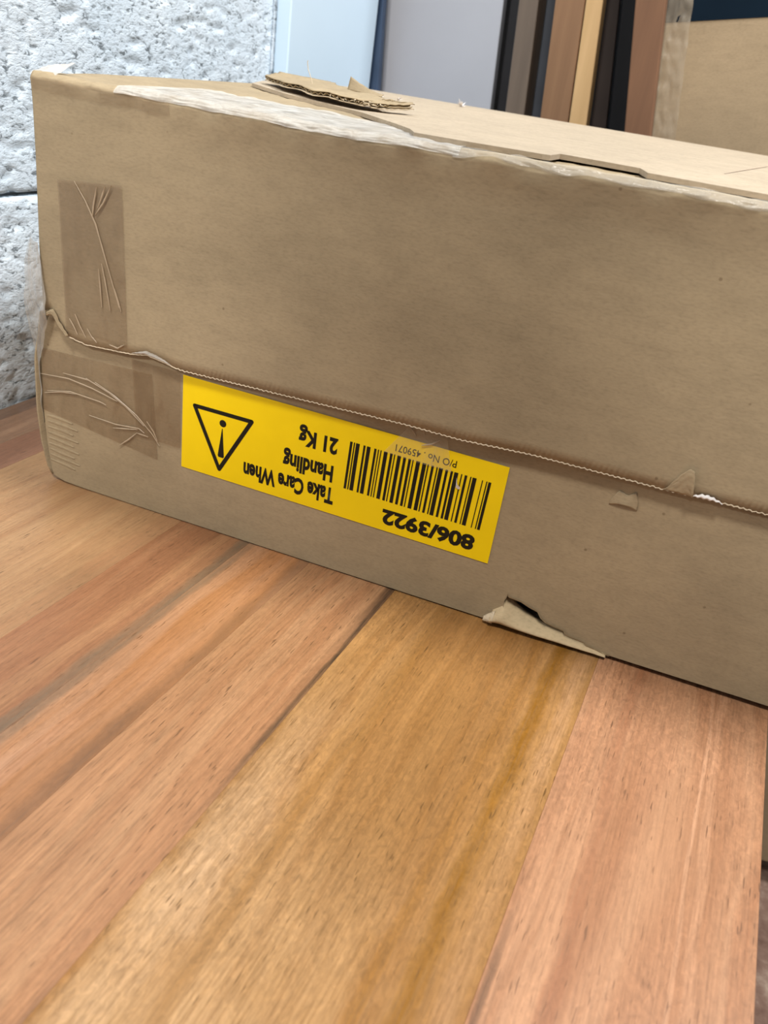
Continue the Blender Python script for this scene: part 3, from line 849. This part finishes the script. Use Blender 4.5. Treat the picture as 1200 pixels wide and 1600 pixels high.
def leaning(name, y, t, xl, sl, xr, sr, top, mat, lab, cat='board'):
    """upright board; xl, xr are its front corners at z = 0.3, sl, sr how far they drift per metre of height"""
    z0 = -0.75
    L = lambda z: xl + sl * (z - 0.3)
    Rr = lambda z: xr + sr * (z - 0.3)
    vs = [(L(z0), y, z0), (Rr(z0), y, z0), (Rr(z0), y + t, z0), (L(z0), y + t, z0), (L(top), y, top), (Rr(top), y, top), (Rr(top), y + t, top), (L(top), y + t, top)]
    fs = [(0, 3, 2, 1), (4, 5, 6, 7), (0, 1, 5, 4), (1, 2, 6, 5), (2, 3, 7, 6), (3, 0, 4, 7)]
    o = mesh_obj(name, vs, fs, mat, None, ((xl + xr) / 2, y, z0))
    bevel(o, 0.0012)
    return tag(o, lab, cat)
def bwood(name, a, b, seed):
    kk = Mat(name, 0.6, 0.25)
    g = kk.noise(kk.coord((60, 60, 3.0), loc=(seed, 0, 0)), 1.0, 4)
    kk.color(kk.ramp(g, [(0.35, lin(*a)), (0.65, lin(*b))])); kk.bump(g, 0.1, 0.001)
    return kk.m
leaning('navy_board', 0.668, 0.012, -0.0735, -0.050, -0.0560, -0.060, 0.92, plain('navy_laminate', (66, 84, 110), 0.5), 'narrow dark blue board edge between white board and grey sheet')
leaning('grey_sheet', 0.700, 0.018, -0.0699, -0.062, 0.0860, -0.064, 0.80, plain('mauve_grey_laminate', (182, 184, 192), 0.55, 0.3, 0.03, 8), 'wide mauve grey sheet standing behind the carton', 'board')
leaning('dark_gap_board', 0.722, 0.012, 0.0890, -0.066, 0.1060, -0.070, 0.78, plain('dark_gap_black', (34, 34, 38), 0.6), 'narrow black board standing in for the dark gap right of the grey sheet')  # fills a gap between boards; the gap's darkness is painted black
leaning('grey_brown_board', 0.650, 0.050, 0.1159, -0.071, 0.1392, -0.08, 0.74, bwood('weathered_board', (104, 92, 82), (118, 104, 92), 3), 'narrow grey brown board right of the dark gap')
leaning('slate_board', 0.704, 0.014, 0.1345, -0.084, 0.1560, -0.087, 0.76, plain('slate_laminate', (66, 70, 78), 0.6), 'narrow slate grey board beside the tan wooden plank')
leaning('tan_plank', 0.637, 0.040, 0.1608, -0.088, 0.1940, -0.091, 0.86, bwood('tan_timber', (132, 100, 74), (148, 113, 84), 5), 'tan wooden plank leaning behind the carton')
leaning('lit_side_board', 0.635, 0.030, 0.1953, -0.093, 0.2150, -0.108, 0.83, bwood('lit_side_wood', (198, 162, 114), (212, 176, 128), 8), 'pale yellow board standing in for the lit right side of the tan plank')  # light on the tan plank's side face, painted as a separate paler board
leaning('dark_brown_board', 0.700, 0.014, 0.2120, -0.112, 0.2290, -0.150, 0.72, plain('dark_brown_laminate', (52, 42, 38), 0.6), 'dark brown board right of the pale yellow board')
leaning('charcoal_board', 0.716, 0.014, 0.2300, -0.152, 0.2540, -0.172, 0.70, plain('charcoal_laminate', (26, 28, 34), 0.6), 'charcoal board left of the reddish brown plank')
leaning('reddish_plank', 0.565, 0.030, 0.2617, -0.187, 0.2902, -0.168, 0.84, bwood('red_brown_timber', (106, 76, 56), (124, 90, 66), 11), 'reddish brown plank beside the background carton')

# background carton, tilted
TILT = -0.1655
bc = empty('tall_carton', (0.4634, 0.60, -0.75))
bc.rotation_euler = (0, TILT, 0)
tag(bc, 'tall tilted cardboard carton with dark blue printed top band', 'box')
# local x to the right, z up; left edge at local x = 0
v, f = box_vf(0, 0.42, 0, 0.20, 0, 1.56)
body = mesh_obj('body', v, f, CARD_BG, bc)
bevel(body, 0.003, 3)
v, f = box_vf(-0.0006, 0.4206, -0.0006, 0.2006, 1.129, 1.5590)
mesh_obj('printed_band', v, f, plain('dark_blue_print', (12, 26, 38), 0.9, 0.1, 0.1), bc)['label'] = 'dark blue printed band'
def bt(u, v):
    x = 0.0005 + 0.026 * u + 0.001 * nz(u * 3, v * 18, 2)
    z = 0.85 + 0.30 * v
    return Vector((x, -0.0012 - 0.0015 * nz(u * 5, v * 30, 1), z))
grid_sheet('tape_strip', bt, 16, 90, clear_tape('hazy_tape', (186, 172, 150), 0.32, 0.3, 0.2), bc)
